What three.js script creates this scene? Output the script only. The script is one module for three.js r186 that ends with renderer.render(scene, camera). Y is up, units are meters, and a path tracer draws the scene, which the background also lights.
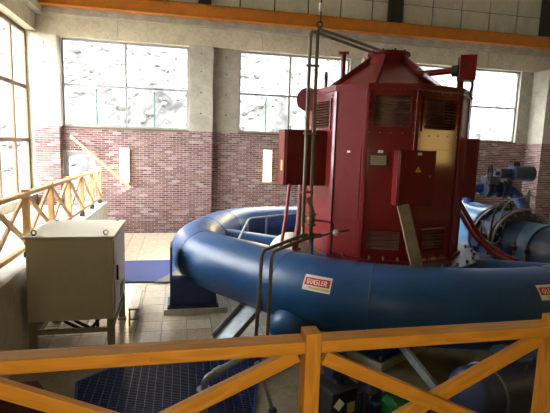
import * as THREE from 'three';
import { mergeGeometries, toCreasedNormals } from 'three/addons/utils/BufferGeometryUtils.js';
import { RoundedBoxGeometry } from 'three/addons/geometries/RoundedBoxGeometry.js';
import { RectAreaLightUniformsLib } from 'three/addons/lights/RectAreaLightUniformsLib.js';
RectAreaLightUniformsLib.init();

// ---------- camera, sky, exposure ----------
const scene = new THREE.Scene();
const rad = (d) => d * Math.PI / 180;
const camera = new THREE.PerspectiveCamera(2 * Math.atan(206.5 / 444) * 180 / Math.PI, 550 / 413, 0.05, 400);
camera.position.set(0, 3, 0);
camera.rotation.set(rad(-7.8), rad(-12.1), rad(1.8), 'YXZ');
scene.background = new THREE.Color().setRGB(24, 24.6, 25);      // even overcast sky
const renderer = new THREE.WebGLRenderer({ antialias: true });
renderer.toneMapping = THREE.LinearToneMapping;
renderer.toneMappingExposure = 1.4;
renderer.shadowMap.enabled = true;
const LAMP_COLOR = new THREE.Color().setRGB(1, 0.72, 0.38);
const LAMP_POWER = 42;       // luminance of the lamps' faces

// ---------- helpers ----------
let seed = 7;
const rnd = () => { seed = (seed * 1664525 + 1013904223) >>> 0; return seed / 4294967296; };
const rr = (a, b) => a + (b - a) * rnd();
const V = (x, y, z) => new THREE.Vector3(x, y, z);
const taken = {};
function numbered(name) { const k = taken[name] = (taken[name] ?? -1) + 1; return k ? name + '_' + String(k).padStart(3, '0') : name; }
function boxUV(g) {
  if (g.index) g = g.toNonIndexed();
  const p = g.attributes.position, n = g.attributes.normal, uv = new Float32Array(p.count * 2);
  for (let i = 0; i < p.count; i += 3) {
    const ax = Math.abs(n.getX(i)), ay = Math.abs(n.getY(i)), az = Math.abs(n.getZ(i));
    for (let k = i; k < i + 3; k++) {
      const x = p.getX(k), y = p.getY(k), z = p.getZ(k);
      const [u, v] = az >= ax && az >= ay ? [x, y] : ax >= ay ? [z, y] : [x, z];
      uv[2 * k] = u; uv[2 * k + 1] = v;
    }
  }
  g.setAttribute('uv', new THREE.BufferAttribute(uv, 2));
  return g;
}
const box = (w, h, d, x = 0, y = 0, z = 0) => new THREE.BoxGeometry(w, h, d).translate(x, y, z);
const span = (x0, x1, y0, y1, z0, z1) => box(x1 - x0, y1 - y0, z1 - z0, (x0 + x1) / 2, (y0 + y1) / 2, (z0 + z1) / 2);
const rbox = (w, h, d, r, x = 0, y = 0, z = 0) => new RoundedBoxGeometry(w, h, d, 2, r).translate(x, y, z);
const cyl = (r0, r1, h, n = 24, open = false) => new THREE.CylinderGeometry(r0, r1, h, n, 1, open);
const alignY = (g, a, b) => { const d = b.clone().sub(a); return g.applyQuaternion(new THREE.Quaternion().setFromUnitVectors(V(0, 1, 0), d.clone().normalize())).translate((a.x + b.x) / 2, (a.y + b.y) / 2, (a.z + b.z) / 2); };
const rod = (a, b, r, n = 12, r2 = r) => alignY(cyl(r2, r, a.distanceTo(b), n), a, b);
function merged(gs) {
  gs = (Array.isArray(gs) ? gs : [gs]).map((g) => { g = g.index ? g.toNonIndexed() : g; for (const k of Object.keys(g.attributes)) if (!['position', 'normal', 'uv', 'color'].includes(k)) g.deleteAttribute(k); return g; });
  return gs.length > 1 ? mergeGeometries(gs) : gs[0];
}
function obj(name, geos, mat, parent = scene, metres = false) {
  let g = merged(geos); if (metres) g = boxUV(g);
  const m = new THREE.Mesh(g, mat);
  m.name = parent === scene ? numbered(name) : name;
  m.castShadow = m.receiveShadow = true; parent.add(m);
  return m;
}
function tag(o, label, category, group) { o.userData.label = label; o.userData.category = category; if (group) o.userData.group = group; return o; }
function thing(name, label, category, [x, y, z] = [0, 0, 0], turn = 0, group) {
  const o = new THREE.Group(); o.name = numbered(name); o.position.set(x, y, z); o.rotation.y = turn; scene.add(o);
  return tag(o, label, category, group);
}
function struct(name, label, category) { const o = new THREE.Group(); o.name = name; scene.add(o); o.userData = { kind: 'structure', label, category }; return o; }
const stuff = (m) => { m.userData.kind = 'stuff'; return m; };
// path with rounded corners
function fillet(pts, r, n = 8) {
  const out = [pts[0].clone()];
  for (let i = 1; i < pts.length - 1; i++) {
    const p = pts[i], a = pts[i - 1].clone().sub(p), b = pts[i + 1].clone().sub(p);
    const l = Math.min(r, a.length() * 0.48, b.length() * 0.48); a.setLength(l).add(p); b.setLength(l).add(p);
    for (let k = 0; k <= n; k++) { const t = k / n, s = 1 - t; out.push(V(s * s * a.x + 2 * s * t * p.x + t * t * b.x, s * s * a.y + 2 * s * t * p.y + t * t * b.y, s * s * a.z + 2 * s * t * p.z + t * t * b.z)); }
  }
  out.push(pts[pts.length - 1].clone());
  return out;
}
function frames(pts) {
  const T = pts.map((p, i) => pts[Math.min(i + 1, pts.length - 1)].clone().sub(pts[Math.max(i - 1, 0)]).normalize());
  const N = [], B = []; let n = Math.abs(T[0].y) < 0.9 ? V(0, 1, 0) : V(1, 0, 0);
  T.forEach((t, i) => { n = n.clone().sub(t.clone().multiplyScalar(n.dot(t))).normalize(); N.push(n); B.push(t.clone().cross(n)); });
  const L = [0]; for (let i = 1; i < pts.length; i++) L.push(L[i - 1] + pts[i].distanceTo(pts[i - 1]));
  return { T, N, B, L };
}
function sweep(pts, radius, seg = 12, caps = true) {
  const { N, B, L } = frames(pts), R = typeof radius === 'function' ? radius : () => radius, tot = L[L.length - 1];
  const pos = [], nor = [], uv = [], idx = [];
  pts.forEach((p, i) => { const r = R(L[i] / tot); for (let k = 0; k <= seg; k++) { const a = k / seg * 2 * Math.PI, d = N[i].clone().multiplyScalar(Math.cos(a)).addScaledVector(B[i], Math.sin(a)); pos.push(p.x + d.x * r, p.y + d.y * r, p.z + d.z * r); nor.push(d.x, d.y, d.z); uv.push(L[i], k / seg * 2 * Math.PI * r); } });
  for (let i = 0; i < pts.length - 1; i++) for (let k = 0; k < seg; k++) { const a = i * (seg + 1) + k, b = a + seg + 1; idx.push(a, a + 1, b, b, a + 1, b + 1); }
  if (caps) for (const [i, s] of [[0, -1], [pts.length - 1, 1]]) {
    const c = pos.length / 3, t = pts[Math.min(i + 1, pts.length - 1)].clone().sub(pts[Math.max(i - 1, 0)]).normalize().multiplyScalar(s);
    pos.push(pts[i].x, pts[i].y, pts[i].z); nor.push(t.x, t.y, t.z); uv.push(0, 0);
    for (let k = 0; k <= seg; k++) { const q = (i * (seg + 1) + k) * 3; pos.push(pos[q], pos[q + 1], pos[q + 2]); nor.push(t.x, t.y, t.z); uv.push(0, 0); }
    for (let k = 0; k < seg; k++) s > 0 ? idx.push(c, c + 2 + k, c + 1 + k) : idx.push(c, c + 1 + k, c + 2 + k);
  }
  const g = new THREE.BufferGeometry();
  g.setAttribute('position', new THREE.Float32BufferAttribute(pos, 3)); g.setAttribute('normal', new THREE.Float32BufferAttribute(nor, 3)); g.setAttribute('uv', new THREE.Float32BufferAttribute(uv, 2)); g.setIndex(idx);
  return g;
}
// extruded outline lying flat, points are [x, z], from y0 up to y1
function slab(pts, y0, y1, holes = []) {
  const s = new THREE.Shape(pts.map(([x, z]) => new THREE.Vector2(x, -z)));
  for (const h of holes) s.holes.push(new THREE.Path(h.map(([x, z]) => new THREE.Vector2(x, -z))));
  return new THREE.ExtrudeGeometry(s, { depth: y1 - y0, bevelEnabled: false }).rotateX(-Math.PI / 2).translate(0, y0, 0);
}

// ---------- procedural textures ----------
function lattice(n) { const a = new Float32Array(n * n); for (let i = 0; i < n * n; i++) a[i] = rnd(); return (x, y) => { const xi = Math.floor(x), yi = Math.floor(y), fx = x - xi, fy = y - yi, u = fx * fx * (3 - 2 * fx), v = fy * fy * (3 - 2 * fy), q = (i, j) => a[((j % n + n) % n) * n + ((i % n + n) % n)]; return (q(xi, yi) * (1 - u) + q(xi + 1, yi) * u) * (1 - v) + (q(xi, yi + 1) * (1 - u) + q(xi + 1, yi + 1) * u) * v; }; }
const n8 = lattice(8), n32 = lattice(32), n128 = lattice(128);
const fbm = (u, v) => 0.45 * n8(u * 8, v * 8) + 0.33 * n32(u * 32, v * 32) + 0.22 * n128(u * 128, v * 128);
function tex(size, fn, repeat, srgb = true) {
  const d = new Uint8Array(size * size * 4);
  for (let j = 0; j < size; j++) for (let i = 0; i < size; i++) { const c = fn(i / size, j / size), k = (j * size + i) * 4; for (let q = 0; q < 3; q++) d[k + q] = Math.max(0, Math.min(255, (Array.isArray(c) ? c[q] : c) * 255)); d[k + 3] = 255; }
  const t = new THREE.DataTexture(d, size, size); t.wrapS = t.wrapT = THREE.RepeatWrapping; t.magFilter = THREE.LinearFilter; t.minFilter = THREE.LinearMipmapLinearFilter; t.generateMipmaps = true;
  if (srgb) t.colorSpace = THREE.SRGBColorSpace; t.repeat.set(repeat, repeat); t.needsUpdate = true; return t;
}
const mottle = (lo, hi, rep) => tex(256, (u, v) => lo + (hi - lo) * fbm(u, v), rep);
const std = (o) => new THREE.MeshStandardMaterial(o), phy = (o) => new THREE.MeshPhysicalMaterial(o);
const concreteMap = mottle(0.84, 1.06, 0.5), concreteBump = tex(256, (u, v) => n128(u * 128, v * 128) * 0.6 + n32(u * 32, v * 32) * 0.4, 1, false);
const grain = tex(256, (u, v) => { const w = n8(u * 4, v * 8) * 0.8 + n32(u * 4, v * 32) * 0.6, f = n128(u * 4, v * 128); const s = 0.5 + 0.5 * Math.sin((v * 9 + w * 1.4) * 6.28); const k = 0.88 + 0.08 * s + 0.08 * (f - 0.5); return [k, k * 0.96, k * 0.9]; }, 1);
const steelMap = mottle(0.75, 1.05, 1);
const M = {
  concrete: std({ color: '#c6bda4', map: concreteMap, bumpMap: concreteBump, bumpScale: 0.002, roughness: 0.85 }),
  concreteGrey: std({ color: '#aca797', map: concreteMap, bumpMap: concreteBump, bumpScale: 0.002, roughness: 0.85 }),
  kerb: std({ color: '#bdb9ae', map: concreteMap, roughness: 0.7 }),
  mortar: std({ color: '#c4b8b2', map: concreteMap, roughness: 0.95 }),
  brick: std({ color: '#ffffff', vertexColors: true, roughness: 0.85 }),
  wood: std({ color: '#dfa63c', map: grain, roughness: 0.45 }),
  woodLit: std({ color: '#e3bc90', map: grain, roughness: 0.5 }),  // same timber paled, strong window light put into its colour
  frameWood: std({ color: '#6b5a45', map: grain, roughness: 0.6 }),
  alu: std({ color: '#8f9090', roughness: 0.5, metalness: 0.4 }),
  glass: phy({ color: '#ffffff', transmission: 1, roughness: 0.0, thickness: 0, ior: 1.45 }),
  grout: std({ color: '#a89f8a', roughness: 0.9, map: concreteMap }),
  panel: std({ color: '#d6d3c2', map: mottle(0.9, 1.03, 0.4), roughness: 0.6 }),
  darkSteel: std({ color: '#2b2a26', roughness: 0.6 }),
  crane: std({ color: '#b86c12', map: mottle(0.85, 1.04, 0.6), roughness: 0.5 }),
  blue: phy({ color: '#164a7d', map: mottle(0.88, 1.06, 0.7), roughness: 0.42, clearcoat: 0.12, clearcoatRoughness: 0.3 }),
  blueDark: std({ color: '#163570', map: mottle(0.85, 1.06, 0.8), roughness: 0.5 }),
  blueMat: std({ color: '#1d3270', map: mottle(0.9, 1.06, 0.8), roughness: 0.8 }),
  blueGrate: std({ color: '#1d2c58', roughness: 0.45, metalness: 0.2 }),
  red: phy({ color: '#6e0e0e', map: mottle(0.86, 1.05, 0.6), roughness: 0.55, specularIntensity: 0.4, clearcoat: 0.6, clearcoatRoughness: 0.1 }),
  redDark: std({ color: '#5e1114', roughness: 0.5 }),
  redHose: std({ color: '#8e2a30', roughness: 0.4 }),
  black: std({ color: '#141414', roughness: 0.5 }),
  louvre: std({ color: '#6a4238', roughness: 0.45 }),
  steel: std({ color: '#8d8a80', map: steelMap, roughness: 0.35, metalness: 0.8 }),
  galv: std({ color: '#9ba3a8', map: steelMap, roughness: 0.4, metalness: 0.6 }),
  strut: std({ color: '#8a7a5c', map: mottle(0.8, 1.05, 1.2), roughness: 0.55 }),
  brass: std({ color: '#6b6040', roughness: 0.4, metalness: 0.7 }),
  copper: std({ color: '#70695a', roughness: 0.45, metalness: 0.4 }),
  cabinet: std({ color: '#bfbca9', map: mottle(0.95, 1.02, 0.5), roughness: 0.42 }),
  cabinetLeg: std({ color: '#8a846e', roughness: 0.5 }),
  white: std({ color: '#d9d6cc', roughness: 0.5 }),
  actuator: std({ color: '#27406b', roughness: 0.35 }),
  penstock: phy({ color: '#4f86b8', map: mottle(0.88, 1.05, 0.6), roughness: 0.34, clearcoat: 0.25, clearcoatRoughness: 0.2 }),
  green: std({ color: '#0f6a3c', roughness: 0.45 }),
  navy: std({ color: '#2a354e', roughness: 0.4 }),
  yellow: std({ color: '#e0b010', roughness: 0.5 }),
  tagYellow: std({ color: '#b3a86a', roughness: 0.6 }),
  teal: std({ color: '#0f3d33', roughness: 0.6 }),
  rock: std({ color: '#ffffff', vertexColors: true, roughness: 0.95 }),
  screed: std({ color: '#8f8469', map: mottle(0.75, 1.05, 0.7), bumpMap: concreteBump, bumpScale: 0.001, roughness: 0.6 }),
  plate: std({ color: '#5f5c52', roughness: 0.7 }),  // tone of the dark triangle on the blue floor cover
  hatch: std({ color: '#4a1c18', roughness: 0.6 }),
  litPane: std({ color: '#f2e2c0', emissive: new THREE.Color().setRGB(1, 0.62, 0.2), emissiveIntensity: 4, roughness: 0.3 }),
  lampGlow: std({ color: '#fff4e0', emissive: new THREE.Color().setRGB(1, 0.76, 0.4), emissiveIntensity: 4.5, roughness: 0.4 }),
};

// ---------- brick work ----------
const BW = 0.23, BH = 0.068;
function brickGeo(x0, x1, y0, y1, holes = []) {            // in the XY plane, faces at z = 0, 12 mm proud of the mortar
  const pos = [], nor = [], col = [], gap = 0.007, d = 0.012;
  const quad = (a, b, c, e, n, k) => { for (const p of [a, b, c, a, c, e]) { pos.push(...p); nor.push(...n); col.push(...k); } };
  const one = (a, b, y, t) => {
    if (b - a < 0.03) return;
    const z = rr(-0.003, 0.003), w = rnd(), tone = rr(0.72, 1.18), pale = rnd() < 0.14 ? rr(0.1, 0.45) : 0;
    let k = w < 0.5 ? [0.27, 0.175, 0.155] : w < 0.8 ? [0.33, 0.225, 0.20] : w < 0.93 ? [0.20, 0.12, 0.115] : [0.42, 0.33, 0.30];
    k = k.map((c, i) => Math.min(0.8, c * [0.62, 0.5, 0.52][i] * tone + pale * (0.55 - c * 0.5)));
    const X0 = a + gap, X1 = b - gap, Y0 = y + gap, Y1 = t - gap;
    quad([X0, Y0, z], [X1, Y0, z], [X1, Y1, z], [X0, Y1, z], [0, 0, 1], k);
    quad([X0, Y1, z], [X1, Y1, z], [X1, Y1, z - d], [X0, Y1, z - d], [0, 1, 0], k);
    quad([X0, Y0, z - d], [X1, Y0, z - d], [X1, Y0, z], [X0, Y0, z], [0, -1, 0], k);
    quad([X1, Y0, z], [X1, Y0, z - d], [X1, Y1, z - d], [X1, Y1, z], [1, 0, 0], k);
    quad([X0, Y0, z - d], [X0, Y0, z], [X0, Y1, z], [X0, Y1, z - d], [-1, 0, 0], k);
  };
  let row = 0;
  for (let y = y0; y < y1 - 0.01; y += BH, row++) {
    const t = Math.min(y + BH, y1);
    for (let x = x0 - (row % 2) * BW / 2; x < x1; x += BW) {
      let parts = [[Math.max(x, x0), Math.min(x + BW, x1)]];
      for (const [hx0, hx1, hy0, hy1] of holes) if (t > hy0 + 0.01 && y < hy1 - 0.01) parts = parts.flatMap(([a, b]) => [[a, Math.min(b, hx0)], [Math.max(a, hx1), b]]).filter(([a, b]) => b - a > 0.01);
      for (const [a, b] of parts) one(a, b, y, t);
    }
  }
  const g = new THREE.BufferGeometry();
  g.setAttribute('position', new THREE.Float32BufferAttribute(pos, 3)); g.setAttribute('normal', new THREE.Float32BufferAttribute(nor, 3)); g.setAttribute('color', new THREE.Float32BufferAttribute(col, 3));
  g.setAttribute('uv', new THREE.Float32BufferAttribute(new Float32Array(pos.length / 3 * 2), 2));
  return g;
}
// ---------- room shell ----------
const PIT = [[-1.25, -5.5], [-0.5, -6.12], [1.15, -6.0], [0.85, -4.75], [0.6, -3.6], [-0.9, -3.6]];     // opening under the floor grating
const WL = -4.3, WR = 13.8, ZB = -15, ZF = 1.25, TOP = 9.6, SILL = 3.38, HEAD = 6.05;
{
  const floor = struct('floor', 'beige tiled floor of the machine hall', 'floor');
  const rect = (x0, x1, z0, z1) => [[x0, z0], [x1, z0], [x1, z1], [x0, z1]];
  obj('floor_slab', slab(rect(WL - 0.4, WR + 0.4, ZB - 0.4, ZF + 0.4), -1.1, -0.02, [PIT]), M.grout, floor, true);
  obj('pit_bottom', slab(rect(-2, 2, -7, -3), -1.3, -1.1), M.screed, floor, true);
  const tileMats = ['#ded4bb', '#d8ceb5', '#e2d9c2', '#d3c8af'].map((c) => std({ color: c, map: mottle(0.86, 1.03, 1.3), roughness: 0.24 }));
  const T = 0.4, tg = new THREE.BoxGeometry(T - 0.012, 0.02, T - 0.012).translate(0, -0.01, 0), far = [];
  for (let i = 0; i * T < WR - WL; i++) for (let j = 0; j * T < ZF - ZB; j++) {
    const x = WL + (i + 0.5) * T, z = ZB + (j + 0.5) * T;
    if (x > WR || z > ZF) continue;
    if (x < -2.2 && z > -13.7 || z > -6.15) continue;                       // under the galleries
    if (x > -2.4 && x < 2.2 && z > -11.6 && z < -4.0) { const m = new THREE.Mesh(tg, tileMats[Math.floor(rnd() * 4)]); m.name = 'tile'; m.position.set(x, rr(-0.001, 0.001), z); m.castShadow = m.receiveShadow = true; floor.add(m); }
    else far.push(tg.clone().translate(x, 0, z));
  }
  obj('screed', slab(rect(-2.2, WR, ZB + 22 * T + 0.006, -2.0), -0.02, 0, [PIT]), M.screed, floor, true);
  stuff(obj('far_tiles', far, tileMats[0], floor, true));
}
{
  const c = struct('ceiling', 'grey roof deck over the hall', 'ceiling');
  obj('roof_deck', span(WL - 0.4, WR + 0.4, TOP, TOP + 0.3, ZB - 0.4, ZF + 0.4), M.panel, c, true);
}
const DOOR = [-3.6, -2.66, 0, 2.62];
const WINS = [[-3.58, 0.25, [-1.7]], [1.88, 5.72, [3.62]], [8.2, 12.57, [10.62]]];
{
  const w = struct('wall_back', 'brick wall with concrete columns and beams below the far windows', 'wall');
  const z0 = ZB - 0.35, z1 = ZB;
  obj('mortar_bed', [span(WL - 0.4, DOOR[0], 0, SILL, z0, z1 - 0.01), span(DOOR[0], DOOR[1], DOOR[3], SILL, z0, z1 - 0.01), span(DOOR[1], WR + 0.4, 0, SILL, z0, z1 - 0.01)], M.mortar, w, true);
  stuff(obj('brick_courses', brickGeo(-3.6, 13.1, 0, SILL, [DOOR]).translate(0, 0, ZB), M.brick, w));
  const xs = [WL - 0.4, ...WINS.flatMap(([a, b]) => [a, b]), WR + 0.4];
  for (let i = 0; i < xs.length; i += 2) obj('concrete_wall', span(xs[i], xs[i + 1], SILL, HEAD, z0, z1), M.concreteGrey, w, true);
  // pilasters: concrete above, brick below
  for (const [a, b] of [[WL, -3.6], [0.25, 1.0], [6.1, 6.85], [13.1, WR]]) {
    const d = a > 12 ? 0.75 : 0.3;
    obj('concrete_pilaster', span(a, b, SILL, HEAD, ZB, ZB + d), M.concreteGrey, w, true);
    obj('pilaster_core', span(a + 0.012, b - 0.012, 0, SILL - 0.002, ZB, ZB + d - 0.012), M.mortar, w, true);
    stuff(obj('pilaster_bricks', [brickGeo(a, b, 0, SILL).translate(0, 0, ZB + d), brickGeo(0, d, 0, SILL).rotateY(Math.PI / 2).translate(b, 0, ZB + d), brickGeo(0, d, 0, SILL).rotateY(-Math.PI / 2).translate(a, 0, ZB)], M.brick, w));
    for (const y of [3.95, 4.6, 5.25, 5.8]) obj('tie_hole_shade', cyl(0.022, 0.022, 0.004, 10).rotateX(Math.PI / 2).translate((a + b) / 2, y, ZB + d + 0.001), M.darkSteel, w);  // flat dark disc on the surface, painted shade of a tie hole
  }
  for (const y of [3.95, 4.6, 5.25, 5.8]) obj('tie_hole_shade', cyl(0.022, 0.022, 0.004, 10).rotateX(Math.PI / 2).translate(1.45, y, ZB + 0.001), M.darkSteel, w);
  // lintel in two steps, cast in lengths
  const joints = [WL - 0.4, -1.9, 2.6, 7.1, 11.0, WR + 0.4];
  for (let i = 0; i < 5; i++) {
    obj('lower_lintel', span(joints[i] + 0.006, joints[i + 1] - 0.006, HEAD, 6.62, z0, ZB + 0.12), M.concrete, w, true);
    obj('upper_lintel', span(joints[i] + 0.4, joints[i + 1] + 0.39, 6.62, 7.2, z0, ZB + 0.34), M.concreteGrey, w, true);
  }
  obj('backing', span(WL - 0.4, WR + 0.4, 7.2, TOP, z0, ZB - 0.05), M.darkSteel, w);
  for (let i = 0; i < 18; i++) for (let j = 0; j < 3; j++) { const a = -6.12 + i * 1.14; if (a < WL - 0.4 || a > WR) continue; obj('wall_panel', span(a + 0.025, a + 1.115, 7.23 + j * 0.8, 8.0 + j * 0.8, ZB - 0.05, ZB), M.panel, w, true); }
  for (const x of [-5.6, 0.72, 7.18, 13.3]) obj('steel_column', span(x - 0.2, x + 0.2, 7.2, TOP, ZB, ZB + 0.3), M.darkSteel, w);
  for (const [a, b] of WINS) obj('window_sill', span(a - 0.02, b + 0.02, SILL - 0.04, SILL + 0.02, ZB - 0.35, ZB + 0.05), M.frameWood, w, true);
}
function glazing(name, label, w, h, mullions, transoms, mat, thick) {          // local: x 0..w, y 0..h, centred on z = 0
  const g = struct(name, label, 'window');
  const f = thick, xs = [0, ...mullions, w], ys = [0, ...transoms, h];
  obj('window_frame', [span(0, f, 0, h, -0.04, 0.04), span(w - f, w, 0, h, -0.04, 0.04), span(f, w - f, 0, f, -0.04, 0.04), span(f, w - f, h - f, h, -0.04, 0.04)], mat, g, true);
  for (const x of mullions) obj('mullion', span(x - f / 2, x + f / 2, f, h - f, -0.038, 0.038), mat, g, true);
  for (const y of transoms) obj('transom', span(f, w - f, y - f / 2, y + f / 2, -0.036, 0.036), mat, g, true);
  for (let i = 0; i < xs.length - 1; i++) for (let j = 0; j < ys.length - 1; j++) obj('pane', span(xs[i] + f * 0.4, xs[i + 1] - f * 0.4, ys[j] + f * 0.4, ys[j + 1] - f * 0.4, -0.003, 0.003), M.glass, g);
  return g;
}
WINS.forEach(([a, b, ms], i) => { glazing('window_' + (i + 1), ['far window nearest the left corner', 'far window left of the red generator', 'far window right of the red generator'][i], b - a, HEAD - SILL - 0.02, ms.map((m) => m - a), [1.28], M.alu, 0.055).position.set(a, SILL + 0.02, ZB - 0.15); });
{ // door in the far wall, glazed
  const d = struct('door_1', 'glazed door in the far brick wall behind the wooden railing', 'door'); d.position.set(DOOR[0], 0, ZB - 0.12);
  const w = DOOR[1] - DOOR[0], h = DOOR[3];
  obj('door_frame', [span(0, 0.05, 0, h, -0.05, 0.05), span(w - 0.05, w, 0, h, -0.05, 0.05), span(0.05, w - 0.05, h - 0.05, h, -0.05, 0.05)], M.alu, d);
  obj('door_leaf', [span(0.06, 0.14, 0.01, h - 0.06, -0.02, 0.02), span(w - 0.14, w - 0.06, 0.01, h - 0.06, -0.02, 0.02), span(0.14, w - 0.14, h - 0.15, h - 0.06, -0.02, 0.02), span(0.14, w - 0.14, 0.01, 0.25, -0.02, 0.02), span(w * 0.5, w * 0.5 + 0.05, 0.25, h - 0.15, -0.02, 0.02), span(0.14, w - 0.14, 1.2, 1.27, -0.02, 0.02)], M.alu, d);
  for (const [a, b] of [[0.14, w * 0.5], [w * 0.5 + 0.05, w - 0.14]]) for (const [y0, y1] of [[0.25, 1.2], [1.27, h - 0.15]]) obj('pane', span(a - 0.005, b + 0.005, y0 - 0.005, y1 + 0.005, -0.003, 0.003), M.glass, d);
  obj('door_handle', [rod(V(0.11, 1.05, 0.02), V(0.11, 1.05, 0.06), 0.01), rod(V(0.11, 1.05, 0.06), V(0.22, 1.05, 0.06), 0.009)], M.steel, d);
}
{ // left wall: concrete plinth, columns, full-height glazing
  const w = struct('wall_left', 'concrete posts and beam round the tall left windows', 'wall');
  obj('plinth', span(WL - 0.35, WL, 0, 1.32, ZB, ZF), M.concreteGrey, w, true);
  const bays = [[-14.85, -10.25], [-9.6, -7.0]];
  const zs = [ZB, ...bays.flat(), ZF];
  for (let i = 0; i < zs.length; i += 2) obj('concrete_column', span(WL - 0.35, WL + (i ? 0.3 : 0), 1.32, 6.15, zs[i], zs[i + 1]), M.concreteGrey, w, true);
  obj('lower_beam', span(WL - 0.35, WL + 0.1, 6.15, 6.62, ZB + 0.12, ZF), M.concrete, w, true);
  obj('upper_beam', span(WL - 0.35, WL + 0.34, 6.62, 7.2, ZB + 0.34, ZF), M.concreteGrey, w, true);
  obj('upper_wall', span(WL - 0.35, WL, 7.2, TOP, ZB, ZF), M.panel, w, true);
  bays.forEach(([a, b], i) => { const g = glazing('window_' + (4 + i), ['tall left window in the far corner', 'tall left window beside the middle of the hall', 'tall left window beside the camera'][i], b - a, 4.83, [(b - a) * 0.245, (b - a) * 0.49, (b - a) * 0.745], [1.62, 3.18], M.frameWood, 0.105); g.position.set(WL - 0.22, 1.32, b); g.rotation.y = Math.PI / 2; });
}
{
  const w = struct('wall_right', 'brick and concrete wall at the right end', 'wall');
  obj('concrete_wall', [span(WR, WR + 0.35, SILL, TOP, ZB, ZF), span(WR + 0.012, WR + 0.35, 0, SILL, ZB, ZF)], M.concreteGrey, w, true);
  stuff(obj('brick_courses', brickGeo(0, ZF - ZB - 0.75, 0, SILL).rotateY(-Math.PI / 2).translate(WR, 0, ZB + 0.75), M.brick, w));
  const f = struct('wall_front', 'concrete wall behind the viewer', 'wall');
  obj('concrete_wall', span(WL - 0.35, WR + 0.35, 0, TOP, ZF, ZF + 0.35), M.concreteGrey, f, true);
}
// raised galleries
const GAL = 1.2;
{
  const g = struct('floor_gallery', 'raised concrete gallery along the left wall and under the viewer', 'gallery');
  obj('gallery_slab', [span(WL, -2.32, 0, GAL - 0.1, -13.72, -2.1), span(WL, WR, 0, GAL - 0.1, -2.1, ZF)], M.concreteGrey, g, true);
  obj('kerb', [span(-2.5, -2.12, 0, GAL, -13.72, -2.1)], M.kerb, g, true);
  obj('kerb', [span(-2.12, WR, GAL - 0.1, GAL, -2.1, -1.7)], M.kerb, g, true);
}
// outside: stony slope behind the building, flat ground on the left
{
  const N = 420, g = new THREE.PlaneGeometry(100, 36, N, N), p = g.attributes.position, col = [];
  const h = (x, s) => s * 0.8 + 2.2 * (n8(x * 0.07 + 3, s * 0.09) - 0.5) + 1.5 * (n32(x * 0.35, s * 0.35) - 0.5) + 0.7 * (n128(x * 1.1, s * 1.1) - 0.5) + 0.35 * (n128(x * 2.9 + 7, s * 2.9) - 0.5);
  for (let i = 0; i < p.count; i++) {
    const x = p.getX(i), s = p.getY(i) + 18, near = Math.min(1, s / 5);
    p.setXYZ(i, x + 5, -0.4 + h(x, s) * near + s * 0.1, -17.5 - s);
    const t = 0.8 + 1.0 * (fbm(x * 0.05, s * 0.05) - 0.5) + 1.0 * (rnd() - 0.5), sc = n32(x * 0.8, s * 0.8) > 0.66 ? 0.6 : 1;
    col.push(0.075 * t * sc, 0.074 * t * sc, 0.07 * t * sc);
  }
  g.setAttribute('color', new THREE.Float32BufferAttribute(col, 3)); g.computeVertexNormals();
  { // loose stones lying on the slope
    const st = new THREE.IcosahedronGeometry(1, 1), q = st.attributes.position; for (let i = 0; i < q.count; i++) { const k = 0.75 + 0.5 * n32(q.getX(i) * 2.3 + 5, q.getY(i) * 2.3 + q.getZ(i) * 1.7); q.setXYZ(i, q.getX(i) * k, q.getY(i) * k * 0.8, q.getZ(i) * k); } st.computeVertexNormals();
    const N2 = 14000, im = new THREE.InstancedMesh(st, std({ color: '#ffffff', roughness: 0.95 }), N2), mt = new THREE.Matrix4(), c = new THREE.Color();
    for (let i = 0; i < N2; i++) { const x = rr(-34, 34), sl = Math.pow(rnd(), 1.3) * 30 + 0.6, near = Math.min(1, sl / 5), r = 0.04 + 0.22 * Math.pow(rnd(), 3.5), b = rr(0.035, 0.12); mt.compose(V(x + 5, -0.4 + h(x, sl) * near + sl * 0.1, -17.5 - sl), new THREE.Quaternion().setFromEuler(new THREE.Euler(rnd() * 6, rnd() * 6, rnd() * 6)), V(r * rr(0.7, 1.4), r, r * rr(0.7, 1.4))); im.setMatrixAt(i, mt); im.setColorAt(i, c.setRGB(b, b * 0.98, b * 0.92)); }
    im.name = 'loose_stones'; im.castShadow = im.receiveShadow = true; im.userData = { kind: 'stuff', label: 'loose grey stones scattered over the hillside outside', category: 'stones' }; scene.add(im);
  }
  const m = obj('rocky_hillside', g, M.rock); m.userData = { kind: 'structure', label: 'pale stony hillside outside the far windows', category: 'hillside' };
  const o = obj('outside_ground', span(-60, WL - 0.4, -0.6, -0.1, -60, 30), std({ color: '#8f8a80', roughness: 0.95 })); o.userData = { kind: 'structure', label: 'pale gravel yard outside the left windows', category: 'ground' };
  const o2 = obj('outside_strip', span(WL - 0.4, 40, -0.6, -0.1, -18.5, ZB - 0.4), o.material); o2.userData = { kind: 'structure', label: 'gravel strip below the stony hillside', category: 'ground' };
  const labels = ['thin dark green fence post outside the first far window, left pane', 'thin dark green fence post outside the first far window, right pane', 'thin dark green fence post outside the window left of generator'];
  [[-2.95, 0], [-0.95, 1], [3.2, 2]].forEach(([x, i]) => { const t = thing('fence_post', labels[i], 'fence post', [x, -0.12, -17.2], 0, 'fence posts outside'); obj('shaft', rod(V(0, 0, 0), V(0, 4.9, 0), 0.022), M.teal, t); obj('cap', new THREE.SphereGeometry(0.04, 10, 8).translate(0, 4.9, 0), M.teal, t); });
}
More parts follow.
